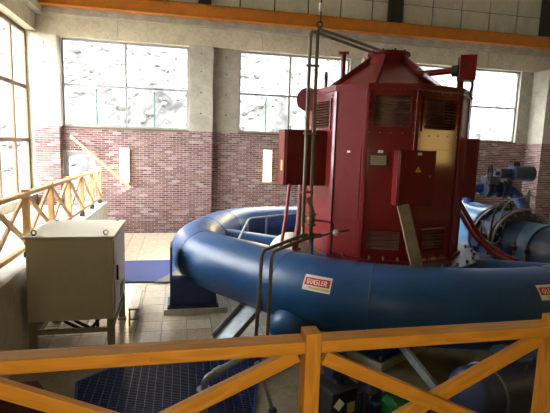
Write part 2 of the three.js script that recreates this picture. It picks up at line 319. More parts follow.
// crane runway
{
  const c = thing('crane_runway_beam', 'orange crane runway beam along the top of the far wall', 'crane beam', [0, 0, ZB + 0.55]);
  obj('web', span(WL, WR, 6.84, 7.16, -0.02, 0.02), M.crane, c, true);
  obj('flange', span(WL, WR, 7.14, 7.18, -0.14, 0.14), M.crane, c, true);
  obj('flange', span(WL, WR, 6.80, 6.84, -0.14, 0.14), M.crane, c, true);
  obj('side_plate', span(WL, WR, 6.82, 7.16, 0.10, 0.14), M.crane, c, true);
  for (const x of [-2, 2.5, 7, 11.5]) obj('bracket', span(x - 0.08, x + 0.08, 6.9, 7.1, -0.24, -0.02), M.darkSteel, c);
}

// ---------- lamps ----------
function wallLamp(x, y, z, face, label, h = 1.05, wdt = 0.25) {
  const t = thing('wall_lamp', label, 'wall lamp', [x, y, z], face, 'tall lamps on the walls');
  obj('back_plate', rbox(wdt + 0.06, h + 0.08, 0.03, 0.01, 0, 0, 0.015), M.white, t);
  obj('end_cap', rbox(wdt + 0.04, 0.03, 0.1, 0.008, 0, h / 2 + 0.015, 0.075), M.white, t);
  obj('end_cap', rbox(wdt + 0.04, 0.03, 0.1, 0.008, 0, -h / 2 - 0.015, 0.075), M.white, t);
  obj('diffuser', rbox(wdt, h, 0.09, 0.03, 0, 0, 0.075), M.lampGlow, t);
  const l = new THREE.RectAreaLight(LAMP_COLOR, LAMP_POWER, wdt, h); l.name = 'lamp_light'; l.position.set(0, 0, 0.13); l.rotation.y = Math.PI; t.add(l);
  return t;
}
wallLamp(-1.76, 2.22, ZB + 0.01, 0, 'lit tall lamp on the far brick wall near the slanting timber');
wallLamp(2.9, 2.3, ZB + 0.01, 0, 'lit tall lamp on the far brick wall beside the red generator');
wallLamp(-0.1, 2.75, ZF, Math.PI, 'lit tall lamp on the wall behind the front railing');
{ // lit window of the control room in the right end wall, mirrored in the generator
  const g = struct('window_6', 'warm lit control room window in the right end wall', 'window'); g.position.set(WR, 3.25, -1.5); g.rotation.y = -Math.PI / 2;
  obj('window_frame', [span(-0.76, -0.7, -0.82, 0.82, 0, 0.08), span(0.7, 0.76, -0.82, 0.82, 0, 0.08), span(-0.7, 0.7, -0.82, -0.76, 0, 0.08), span(-0.7, 0.7, 0.76, 0.82, 0, 0.08)], M.frameWood, g);
  obj('mullion', span(-0.025, 0.025, -0.76, 0.76, 0.01, 0.07), M.frameWood, g);
  for (const k of [-1, 1]) obj('pane', span(Math.min(k * 0.025, k * 0.7), Math.max(k * 0.025, k * 0.7), -0.76, 0.76, 0.02, 0.03), M.litPane, g);
  const l = new THREE.RectAreaLight(new THREE.Color().setRGB(1, 0.62, 0.2), 4, 1.4, 1.52); l.name = 'window_light'; l.position.set(0, 0, 0.09); l.rotation.y = Math.PI; g.add(l);
}

// ---------- timber railings ----------
function plank(a, b, t, d, side) {                                  // timber from a to b, t thick in the railing's plane, d across; side = across direction
  const L = a.distanceTo(b), g = boxUV(new RoundedBoxGeometry(L, t, d, 2, 0.006));
  const x = b.clone().sub(a).normalize(), z = side.clone(), y = z.clone().cross(x);
  return g.applyMatrix4(new THREE.Matrix4().makeBasis(x, y, z)).translate((a.x + b.x) / 2, (a.y + b.y) / 2, (a.z + b.z) / 2);
}
function railing(label, origin, turn, posts, mat, H, from, to, post = 0.076) {       // runs along local x
  const t = thing('timber_railing', label, 'railing', origin, turn), S = V(0, 0, 1);
  for (const x of posts) { const p = obj('post', plank(V(x, 0.1, 0), V(x, H + 0.035, 0), post, 0.1, S), mat, t); obj('post_shoe', rbox(post + 0.012, 0.12, 0.1, 0.004, x, 0.06, 0), M.darkSteel, p); }
  const xs = [from, ...posts, to];
  for (let i = 0; i < xs.length - 1; i++) {
    const a = xs[i] + (i ? post / 2 : 0), b = xs[i + 1] - (i < xs.length - 2 ? post / 2 : 0);
    if (b - a < 0.15) continue;
    obj('top_rail', plank(V(a, H - 0.03, 0), V(b, H - 0.03, 0), 0.06, 0.1, S), mat, t);
    obj('bottom_rail', plank(V(a, 0.17, 0), V(b, 0.17, 0), 0.06, 0.09, S), mat, t);
    if (b - a > 1) {
      obj('brace', plank(V(a + 0.02, H - 0.09, 0.021), V(b - 0.02, 0.23, 0.021), 0.07, 0.042, S), mat, t);
      obj('brace', plank(V(a + 0.02, 0.23, -0.022), V(b - 0.02, H - 0.09, -0.022), 0.07, 0.042, S), mat, t);
    }
  }
  return t;
}
railing('orange varnished timber railing with crossed braces in the foreground', [0, GAL, -1.9], 0, [-0.86, 0.6, 1.95, 3.3], M.wood, 0.915, -2.1, 4.2);
railing('timber railing paled in colour for window light, with crossed braces along the left kerb', [-2.28, GAL, 0], Math.PI / 2, [3.35, 4.65, 5.95, 7.25, 8.55, 9.85, 11.1, 12.3, 13.45], M.woodLit, 1.0, 2.3, 13.47);
{
  const t = thing('slanting_timber', 'slanting timber handrail crossing the far brick wall beside the lamp', 'handrail', [0, 0, -14.72]);
  obj('bar', plank(V(-3.3, 3.1, 0), V(-1.58, 1.54, 0), 0.075, 0.06, V(0, 0, 1)), M.woodLit, t);
  for (const k of [0.22, 0.8]) obj('wall_bracket', rod(V(-3.3 + 1.72 * k, 3.1 - 1.56 * k, -0.02), V(-3.3 + 1.72 * k, 3.06 - 1.56 * k, -0.29), 0.015), M.darkSteel, t);
}

// ---------- ring manifold ----------
const RY = 0.88;
const ringPts = [[7.7, -8.75], [7.85, -7.2], [6.6, -5.5], [4.5, -4.95], [2.25, -5.6], [0.08, -8.6], [1.2, -11.5], [3.4, -12.0], [5.6, -11.8]].map(([x, z]) => V(x, RY, z));
const ringPath = (() => { const p = fillet(ringPts, 1.0, 12), out = []; for (let i = 0; i < p.length - 1; i++) { const n = Math.max(1, Math.round(p[i].distanceTo(p[i + 1]) / 0.15)); for (let k = 0; k < n; k++) out.push(p[i].clone().lerp(p[i + 1], k / n)); } out.push(p[p.length - 1]); return out; })();
const ringR = (t) => t < 0.12 ? 0.58 - 0.07 * t : t < 0.6 ? 0.572 - 0.14 * (t - 0.12) : 0.505 - 0.2 * (t - 0.6);
const ringF = frames(ringPath), ringLen = ringF.L[ringF.L.length - 1];
function ringAt(s) { let i = ringF.L.findIndex((l) => l >= s); i = Math.max(1, i); const k = (s - ringF.L[i - 1]) / (ringF.L[i] - ringF.L[i - 1]); return { p: ringPath[i - 1].clone().lerp(ringPath[i], k), N: ringF.N[i], B: ringF.B[i], T: ringF.T[i], r: ringR(s / ringLen) }; }
function ringNearest(x, z) { let b = 0, d = 1e9; ringPath.forEach((p, i) => { const q = Math.hypot(p.x - x, p.z - z); if (q < d) { d = q; b = i; } }); return ringF.L[b]; }
const ring = thing('ring_manifold', 'big blue ring pipe circling the red generator', 'pipe');
obj('ring_pipe', sweep(ringPath, ringR, 40), M.blue, ring);
for (const [x, z] of [[7.3, -6.6], [6.2, -5.4], [5.0, -5.1], [2.6, -5.5], [1.7, -6.4], [0.45, -8.2], [0.55, -9.9], [1.0, -11.0], [1.9, -11.7]]) {
  const q = ringAt(ringNearest(x, z)), g = new THREE.TorusGeometry(q.r + 0.001, 0.008, 6, 40).applyQuaternion(new THREE.Quaternion().setFromUnitVectors(V(0, 0, 1), q.T)).translate(q.p.x, q.p.y, q.p.z);
  obj('weld_seam', g, M.blue, ring);
}
// name plates bent on to the pipe
const plateMat = (() => {
  const c = document.createElement('canvas'); c.width = 512; c.height = 224; const x = c.getContext('2d');
  x.fillStyle = '#e8e2d2'; x.fillRect(0, 0, 512, 224); x.fillStyle = '#c01f20'; x.fillRect(30, 40, 452, 112);
  x.fillStyle = '#f3e6d0'; x.font = 'bold 100px sans-serif'; x.textAlign = 'center'; x.textBaseline = 'middle'; x.fillText('GUGLER', 256, 98, 430);
  x.fillStyle = '#c9b878'; x.fillRect(120, 172, 360, 26);
  const t = new THREE.CanvasTexture(c); t.colorSpace = THREE.SRGBColorSpace; return std({ map: t, roughness: 0.4 });
})();
function ringPlate(s0, len, a0, a1) {                           // s falls towards the right of the photograph
  const pos = [], uv = [], idx = [], n = 12, m = 8;
  for (let i = 0; i <= n; i++) for (let j = 0; j <= m; j++) { const q = ringAt(s0 - len * i / n), a = a0 + (a1 - a0) * j / m, d = q.N.clone().multiplyScalar(Math.cos(a)).addScaledVector(q.B, Math.sin(a)); const p = q.p.clone().addScaledVector(d, q.r + 0.003); pos.push(p.x, p.y, p.z); uv.push(i / n, 1 - j / m); }
  for (let i = 0; i < n; i++) for (let j = 0; j < m; j++) { const a = i * (m + 1) + j, b = a + m + 1; idx.push(a, a + 1, b, b, a + 1, b + 1); }
  const g = new THREE.BufferGeometry(); g.setAttribute('position', new THREE.Float32BufferAttribute(pos, 3)); g.setAttribute('uv', new THREE.Float32BufferAttribute(uv, 2)); g.setIndex(idx); g.computeVertexNormals();
  const o = obj('name_plate', g, plateMat, ring); o.userData.label = 'red and white maker plate on the blue pipe';
}
const outward = (() => { const q = ringAt(ringNearest(1.7, -6.4)); return q.B.dot(V(-0.8, 0, 0.6)) > 0 ? 1 : -1; })();
ringPlate(ringNearest(1.9, -6.0), 0.36, outward * rad(46), outward * rad(70));
ringPlate(ringNearest(4.45, -4.98), 0.42, outward * rad(38), outward * rad(60));
// branches from the ring to the casing
for (const [x, z] of [[1.2, -7.2], [0.55, -10.0], [3.2, -11.9], [3.2, -5.35], [6.9, -6.0]]) {
  const q = ringAt(ringNearest(x, z)), c = V(4.17, 0.75, -8.65), a = V(q.p.x, 0.78, q.p.z), b = a.clone().lerp(c, 0.5);
  obj('nozzle_pipe', sweep(fillet([V(a.x, 0.85, a.z), b], 0.2), (t) => 0.3 - 0.08 * t, 24), M.blue, ring);
}
obj('drain_bulb', [new THREE.SphereGeometry(0.3, 24, 16).scale(1.25, 1, 1).translate(1.62, 0.42, -5.95), rod(V(1.62, 0.42, -5.95), V(2.4, 0.42, -6.6), 0.2, 20)], M.blue, ring);
// supports of the ring
function pedestal(x, z, turn, label, left) {
  const t = thing('pipe_pedestal', label, 'pedestal', [x, 0, z], turn, 'pedestals under the ring pipe');
  obj('concrete_pad', span(-0.5, 0.6, 0.002, 0.1, -0.35, 0.32), M.kerb, t, true);
  obj('side_plate', span(-0.4, -0.37, 0.1, left ? 1.2 : 0.5, -0.25, 0.25), M.blueDark, t);
  obj('side_plate', span(0.37, 0.4, 0.1, 0.45, -0.25, 0.25), M.blueDark, t);
  obj('web_plate', span(-0.37, 0.37, 0.1, left ? 0.62 : 0.42, -0.02, 0.2), M.blueDark, t);
  obj('base_plate', span(-0.45, 0.45, 0.1, 0.13, -0.3, 0.28), M.blueDark, t);
  for (const s of [-1, 1]) obj('anchor_bolt', cyl(0.02, 0.02, 0.06, 8).translate(s * 0.42, 0.15, 0.24), M.steel, t);
}
pedestal(0.22, -7.95, 0, 'dark blue pedestal on a concrete pad under the left bend of ring pipe', true);
pedestal(2.95, -5.75, 0.5, 'dark blue pedestal under the front of the ring pipe, in deep shade');
pedestal(5.6, -5.6, 0, 'dark blue pedestal under the front right of ring pipe, in shade');
// turbine casing with deck, under the generator
{
  const t = thing('turbine_casing', 'blue steel turbine casing inside the ring pipe under the generator', 'turbine', [4.17, 0, -8.65]);
  obj('casing', cyl(2.35, 2.35, 0.72, 48).translate(0, 0.36, 0), M.blueDark, t);
  obj('deck', cyl(2.4, 2.4, 0.04, 48).translate(0, 0.74, 0), M.blueMat, t);
  obj('base_ring', [cyl(1.95, 2.0, 0.2, 64).translate(0, 0.86, 0), cyl(2.02, 2.02, 0.05, 64).translate(0, 0.79, 0)], M.navy, t);
  for (let k = 0; k < 32; k++) { const a = k / 32 * 2 * Math.PI; obj('anchor_bolt', cyl(0.028, 0.028, 0.07, 6).translate(1.86 * Math.cos(a), 0.985, 1.86 * Math.sin(a)), M.steel, t); }
  for (const [a, w] of [[3.0, 0.5], [3.55, 0.42], [2.5, 0.4]]) obj('cover_plate', slab([[-0.35, -w / 2], [0.3, -w / 2], [0.3, w / 2], [-0.35, w / 2]], 0, 0.015).rotateY(a).translate(2.05 * Math.cos(a) * 1.0, 0.762, -2.05 * Math.sin(a)), M.galv, t);
}
// guard rail inside the ring
{
  const t = thing('tube_guard_rail', 'grey tube guard rail inside the ring pipe left of the generator', 'guard rail');
  obj('handrail', sweep(fillet([V(0.98, 0.95, -8.35), V(1.56, 1.28, -10.2), V(2.9, 1.28, -11.0)], 0.15), 0.024, 10), M.galv, t);
  for (const [x, z] of [[1.56, -10.25], [2.05, -10.5], [2.6, -10.82]]) obj('post', rod(V(x, 0.02, z), V(x, 1.27, z), 0.022), M.galv, t);
}

// ---------- generator ----------
{
  const G0 = [4.12, 0.955, -8.67];
  const G = thing('generator', 'tall red many-sided generator housing with black louvres', 'generator', G0, Math.atan2(-4.12, 8.67));
  const phis = [-145, -112, -77, -34, -11, 20, 58, 84, 112, 140, 165, 190].map(rad), R = 1.58, H = 3.17;
  const P = (a, r = R) => [r * Math.sin(a), r * Math.cos(a)];
  const outline = (r) => phis.map((a) => P(a, r));
  const LOUVRES = { 2: [[0.02, 2.66, 0.74, 0.5]], 4: [[0, 2.7, 0.6, 0.52], [-0.02, 0.42, 0.56, 0.34]], 5: [[0, 2.67, 0.74, 0.52], [0.05, 0.42, 0.5, 0.34]] };
  phis.forEach((a, i) => {                                         // one steel sheet a side, with real openings behind the louvres
    const b = i < 11 ? phis[i + 1] : phis[0] + 2 * Math.PI, w = 2 * R * Math.sin((b - a) / 2), ap = R * Math.cos((b - a) / 2);
    const sh = new THREE.Shape([[-w / 2, 0], [w / 2, 0], [w / 2, H - 0.1], [-w / 2, H - 0.1]].map(([x, y]) => new THREE.Vector2(x, y)));
    for (const [x, y, lw, lh] of LOUVRES[i] ?? []) sh.holes.push(new THREE.Path([[x - lw / 2, y - lh / 2], [x - lw / 2, y + lh / 2], [x + lw / 2, y + lh / 2], [x + lw / 2, y - lh / 2]].map(([p, q]) => new THREE.Vector2(p, q))));
    obj('housing_panel', new THREE.ExtrudeGeometry(sh, { depth: 0.02, bevelEnabled: false }).translate(0, 0, ap - 0.02).rotateY((a + b) / 2), M.red, G, true);
  });
  obj('stator_core', cyl(1.15, 1.15, H - 0.3, 32).translate(0, H / 2 - 0.05, 0), M.steel, G);
  obj('top_rim', slab(outline(R + 0.025), H - 0.1, H), M.red, G, true);
  obj('foot_flange', slab(outline(R + 0.07), 0, 0.06), M.red, G, true);
  phis.forEach((a) => { const [x, z] = P(a, R + 0.005); obj('corner_strip', rbox(0.07, H - 0.18, 0.03, 0.006, 0, (H - 0.18) / 2 + 0.06, 0).rotateY(a).translate(x, 0, z), M.red, G); });
  const roof = obj('roof_cone', [cyl(0.4, 1.2, 0.56, 12).translate(0, H + 0.28, 0)], M.red, G);
  for (let k = 0; k < 6; k++) obj('rib', new THREE.ExtrudeGeometry(new THREE.Shape([[0.34, 0.7], [0.4, 0.7], [1.3, 0.02], [1.2, 0], [0.36, 0.5]].map(([x, y]) => new THREE.Vector2(x, y))), { depth: 0.04, bevelEnabled: false }).translate(0, H, -0.02).rotateY(k * Math.PI / 3 + 0.35), M.red, roof);
  const hub = obj('hub', [cyl(0.36, 0.42, 0.3, 32).translate(0, H + 0.63, 0), cyl(0.42, 0.42, 0.05, 32).translate(0, H + 0.76, 0)], M.red, G);
  for (let k = 0; k < 10; k++) obj('bolt', cyl(0.025, 0.025, 0.04, 6).translate(0.37 * Math.cos(k * 0.628), H + 0.8, 0.37 * Math.sin(k * 0.628)), M.redDark, hub);
  // faces
  const face = (i) => { const a = phis[i], b = phis[i + 1], m = (a + b) / 2, ap = R * Math.cos((b - a) / 2); return { m, ap, w: 2 * R * Math.sin((b - a) / 2) }; };
  function onFace(g, i, x, y, z = 0) { const f = face(i); return g.translate(x, y, f.ap + z).rotateY(f.m); }
  function louvre(i, x, y, w, h, n, name = 'louvre') {
    const f = obj(name, [onFace(box(w + 0.08, 0.04, 0.024), i, x, y + h / 2 + 0.02, 0.012), onFace(box(w + 0.08, 0.04, 0.024), i, x, y - h / 2 - 0.02, 0.012), onFace(box(0.04, h, 0.024), i, x - w / 2 - 0.02, y, 0.012), onFace(box(0.04, h, 0.024), i, x + w / 2 + 0.02, y, 0.012)], M.red, G);
    for (let k = 0; k < n; k++) obj('slat', onFace(box(w, h / n * 0.7, 0.004).rotateX(-0.75).translate(0, -h / 2 + (k + 0.5) * h / n, 0), i, x, y, -0.004), M.louvre, f);
    return f;
  }
  function bolts(i, x, y, w, h) { const gs = []; for (let k = 0; k <= 4; k++) for (const s of [-1, 1]) { gs.push(onFace(new THREE.SphereGeometry(0.011, 6, 4), i, x - w / 2 + w * k / 4, y + s * h / 2, 0.012)); if (k && k < 4) gs.push(onFace(new THREE.SphereGeometry(0.011, 6, 4), i, x + s * w / 2, y - h / 2 + h * k / 4, 0.012)); } stuff(obj('bolt_heads', gs, M.copper, G)); }
  louvre(2, 0.02, 2.66, 0.74, 0.5, 10); louvre(4, 0, 2.7, 0.6, 0.52, 10); louvre(5, 0.0, 2.67, 0.74, 0.52, 10);
  louvre(4, -0.02, 0.42, 0.56, 0.34, 6, 'lower_louvre'); louvre(5, 0.05, 0.42, 0.5, 0.34, 6, 'lower_louvre');
  bolts(4, 0, 2.7, 0.76, 0.74); bolts(5, 0, 2.67, 0.88, 0.74); bolts(2, 0.02, 2.66, 0.86, 0.66);
  for (const i of [3, 4, 5]) obj('cover_panel', onFace(rbox(face(i).w - 0.14, 1.28, 0.012, 0.004), i, 0, 1.42, 0.004), M.red, G);
  for (const i of [3, 4, 5]) for (const x of [-0.25, 0, 0.25]) { if (i === 3 && x) continue; obj('foot_bolt', onFace(cyl(0.02, 0.02, 0.07, 6), i, x, 0.09, 0.04), M.strut, G); }
  // terminal box on the front, with signs
  const cb = obj('control_box', rbox(0.68, 0.96, 0.3, 0.012, 0, 1.56, R - 0.02).rotateY(phis[5]), M.red, G);
  obj('box_lid', rbox(0.62, 0.9, 0.02, 0.006, 0, 1.56, R + 0.135).rotateY(phis[5]), M.red, cb);
  obj('box_lock', cyl(0.018, 0.018, 0.03, 10).rotateX(Math.PI / 2).translate(0.24, 1.6, R + 0.15).rotateY(phis[5]), M.copper, cb);
  obj('white_tag', box(0.075, 0.045, 0.003, 0.03, 1.98, R + 0.148).rotateY(phis[5]), M.white, cb).userData.label = 'small white tag';
  const tri = new THREE.Shape([[-0.055, 0], [0.055, 0], [0, 0.095]].map(([x, y]) => new THREE.Vector2(x, y)));
  obj('warning_triangle', new THREE.ExtrudeGeometry(tri, { depth: 0.003, bevelEnabled: false }).translate(0.02, 1.67, R + 0.146).rotateY(phis[5]), M.yellow, cb).userData.label = 'yellow warning triangle';
  obj('warning_bolt', new THREE.ExtrudeGeometry(new THREE.Shape([[0.004, 0.07], [-0.014, 0.04], [-0.002, 0.042], [-0.006, 0.014], [0.014, 0.046], [0.002, 0.044]].map(([x, y]) => new THREE.Vector2(x, y))), { depth: 0.001, bevelEnabled: false }).translate(0.02, 1.67, R + 0.15).rotateY(phis[5]), M.black, cb);
  // meter
  const mt = obj('rating_plate', onFace(rbox(0.3, 0.22, 0.02, 0.004), 4, -0.19, 1.85, 0.016), M.black, G);
  obj('plate_face', onFace(box(0.27, 0.17, 0.004), 4, -0.19, 1.85, 0.028), std({ color: '#7d786a', roughness: 0.35, metalness: 0.5, map: tex(64, (u, v) => (v * 5 % 1 > 0.6 ? 0.8 : 1) * (0.9 + 0.1 * n8(u * 8, v * 8)), 1) }), mt).userData.label = 'dull metal plate';
  obj('white_tag', onFace(box(0.09, 0.05, 0.004), 4, -0.16, 2.0, 0.014), M.white, mt);
  obj('white_tag', onFace(box(0.06, 0.035, 0.004), 3, 0.0, 1.98, 0.014), M.white, G);
  // slanted duct under the box
  const d0 = V(0, 1.1, 0).add(V(P(rad(13), 1.74)[0], 0, P(rad(13), 1.74)[1])), d1 = V(P(rad(20), 2.02)[0], 0.06, P(rad(20), 2.02)[1]);
  obj('slanted_duct', plank(d0, d1, 0.2, 0.06, V(0.25, 0.2, 0.94).cross(d1.clone().sub(d0).normalize()).cross(d1.clone().sub(d0).normalize()).negate().normalize()), M.strut, G).userData.label = 'dull tan metal duct slanting down from the control box';
  // boxes on the flanks
  const lb = obj('side_box', rbox(0.9, 1.05, 0.5, 0.012, 0, 0, 0).rotateY(rad(25.7)).translate(-1.5, 1.83, 1.0), M.red, G);
  obj('box_lid', rbox(0.82, 0.97, 0.02, 0.006, 0, 0, 0.26).rotateY(rad(25.7)).translate(-1.5, 1.83, 1.0), M.red, lb);
  for (const s of [-1, 1]) obj('lifting_eye', new THREE.TorusGeometry(0.03, 0.009, 8, 14).translate(s * 0.3, 0.56, 0).rotateY(rad(25.7)).translate(-1.5, 1.83, 1.0), M.steel, lb);
  obj('box_tag', box(0.004, 0.2, 0.14, -0.454, -0.15, 0.1).rotateY(rad(25.7)).translate(-1.5, 1.83, 1.0), M.tagYellow, lb);
  const rb = obj('side_box', rbox(0.5, 1.16, 0.6, 0.012, 1.58, 1.72, -0.15), M.red, G);
  obj('box_lid', rbox(0.42, 1.06, 0.02, 0.006, 1.58, 1.72, 0.155), M.red, rb);
  // fittings on the roof
  obj('lifting_lug', [rbox(0.05, 0.3, 0.16, 0.02, -1.2, H + 0.14, 0.4), new THREE.CylinderGeometry(0.1, 0.1, 0.05, 18).rotateZ(Math.PI / 2).translate(-1.2, H + 0.28, 0.4)], M.red, G);
  obj('side_drum', [cyl(0.2, 0.2, 0.42, 24).rotateX(Math.PI / 2).translate(-1.52, 2.98, 0.4), cyl(0.23, 0.23, 0.05, 24).rotateX(Math.PI / 2).translate(-1.52, 2.98, 0.6)], M.redDark, G);
  obj('pipe_post', [rod(V(-0.88, H - 0.02, 0.3), V(-0.88, H + 0.74, 0.3), 0.05), box(0.2, 0.05, 0.16, -0.88, H + 0.75, 0.3)], M.red, G);
  const jb = obj('roof_box', rbox(0.28, 0.44, 0.28, 0.01, 1.38, H + 0.36, 0.75), M.red, G);
  obj('box_post', box(0.1, 0.24, 0.1, 1.3, H + 0.05, 0.7), M.red, jb);
  obj('cable_gland', rod(V(1.24, H + 0.32, 0.75), V(1.14, H + 0.32, 0.72), 0.1), M.black, jb);
  obj('roof_pipe', rod(V(0.35, H + 0.3, 0.4), V(1.16, H + 0.33, 0.72), 0.06), M.red, G);
  obj('cable_drop', sweep(fillet([V(1.46, H + 0.16, 0.82), V(1.49, H + 0.06, 0.84), V(1.45, H - 0.1, 0.86), V(1.5, H - 0.2, 0.86)], 0.05), 0.022, 8), M.black, G);
}
// small bore tubes beside the generator
{
  const t = thing('tube_pair', 'two thin grey tubes climbing from ring pipe past generator to its roof', 'tube');
  obj('tube', sweep(fillet([V(1.00, 0.42, -5.62), V(1.05, 1.62, -5.62), V(1.83, 1.66, -6.42), V(1.86, 1.7, -6.58), V(1.87, 4.7, -6.6), V(3.8, 4.88, -8.6)], 0.1), 0.026, 10), M.copper, t);
  obj('tube', sweep(fillet([V(1.16, 0.42, -5.62), V(1.18, 1.6, -5.62), V(1.93, 1.62, -6.42), V(1.98, 1.7, -6.58), V(1.98, 4.74, -6.6), V(3.9, 4.95, -8.6)], 0.1), 0.026, 10), M.copper, t);
  for (const y of [2.3, 3.2, 4.2]) obj('tube_clip', box(0.2, 0.03, 0.06, 1.925, y, -6.6), M.steel, t);
}
{
  const t = thing('valve_cluster', 'brass valve fittings with tee pieces above the ring pipe', 'valve', [1.98, 1.6, -6.55]);
  obj('valve_body', [rod(V(0, -0.1, 0), V(0, 0.5, 0), 0.035), new THREE.SphereGeometry(0.075, 14, 10).translate(0, 0.28, 0), rod(V(-0.06, 0.62, 0), V(0.04, 0.38, 0), 0.03)], M.brass, t);
  obj('bonnet', [rod(V(0, 0.18, 0), V(0, 0.38, 0), 0.06, 16), cyl(0.085, 0.085, 0.03, 18).translate(0, 0.36, 0), cyl(0.085, 0.085, 0.03, 18).translate(0, 0.2, 0)], M.brass, t);
  obj('tee', [rod(V(-0.14, 0.02, 0), V(0.18, 0.02, 0), 0.04), new THREE.SphereGeometry(0.06, 12, 8).translate(0.02, 0.02, 0.02)], M.brass, t);
  obj('lever', rod(V(0.14, 0.02, 0.02), V(0.62, 0.12, 0.05), 0.02), M.brass, t);
  obj('lever_knob', new THREE.SphereGeometry(0.05, 10, 8).translate(0.4, 0.08, 0.05), M.white, t);
  obj('cross_spindle', rod(V(0, 0.28, 0), V(0.32, 0.24, 0.03), 0.014), M.black, t);
  obj('impulse_line', sweep(fillet([V(0.32, 0.24, 0.03), V(0.36, 0.2, 0.03), V(0.33, -0.28, 0.03)], 0.06), 0.016, 8), M.black, t);
  obj('drain_stub', rod(V(0.03, -0.02, 0.02), V(0.03, -0.36, 0.02), 0.028), M.blueDark, t);
}
{
  const a = tag(obj('red_hose', sweep(fillet([V(1.94, 2.3, -7.85), V(1.86, 1.75, -7.7), V(1.72, 1.2, -7.45), V(1.7, 0.9, -7.45)], 0.3), 0.032, 12), M.redHose), 'thin red hose hanging below side box, left of the other hose', 'hose', 'red hoses');
  tag(obj('red_hose', sweep(fillet([V(2.16, 2.3, -7.85), V(2.13, 1.8, -7.75), V(2.02, 1.4, -7.5), V(1.98, 1.0, -7.5)], 0.3), 0.055, 12), M.redHose), 'thick red hose hanging below side box, next to brass valves', 'hose', 'red hoses');
  const t = thing('white_cover', 'white curved cover with bolt holes behind the red hoses', 'cover', [2.02, 0.75, -7.95], -0.45);
  obj('shell', new THREE.SphereGeometry(0.48, 28, 12, 0, 2 * Math.PI, 0, Math.PI / 2).scale(1, 1.35, 0.8), M.white, t);
  for (const [x, y] of [[-0.28, 0.3], [-0.18, 0.45], [0.05, 0.52], [0.22, 0.4], [-0.05, 0.3], [0.18, 0.2]]) { const z = 0.384 * Math.sqrt(Math.max(0, 1 - (x / 0.48) ** 2 - (y / 0.648) ** 2)); obj('bolt_hole', new THREE.SphereGeometry(0.03, 10, 8).translate(x, y, z), M.black, t); }
}
{
  const t = thing('hanging_chain', 'thin dark crane cable with a small connector above the tubes', 'cable');
  obj('cable', rod(V(2.02, 4.82, -6.62), V(2.03, TOP - 0.02, -6.62), 0.012, 8), M.darkSteel, t);
  obj('connector', rod(V(2.02, 4.98, -6.62), V(2.02, 5.1, -6.62), 0.03, 10), M.white, t);
  obj('hook', [new THREE.TorusGeometry(0.04, 0.012, 8, 14).translate(2.01, 4.8, -6.62)], M.darkSteel, t);
}

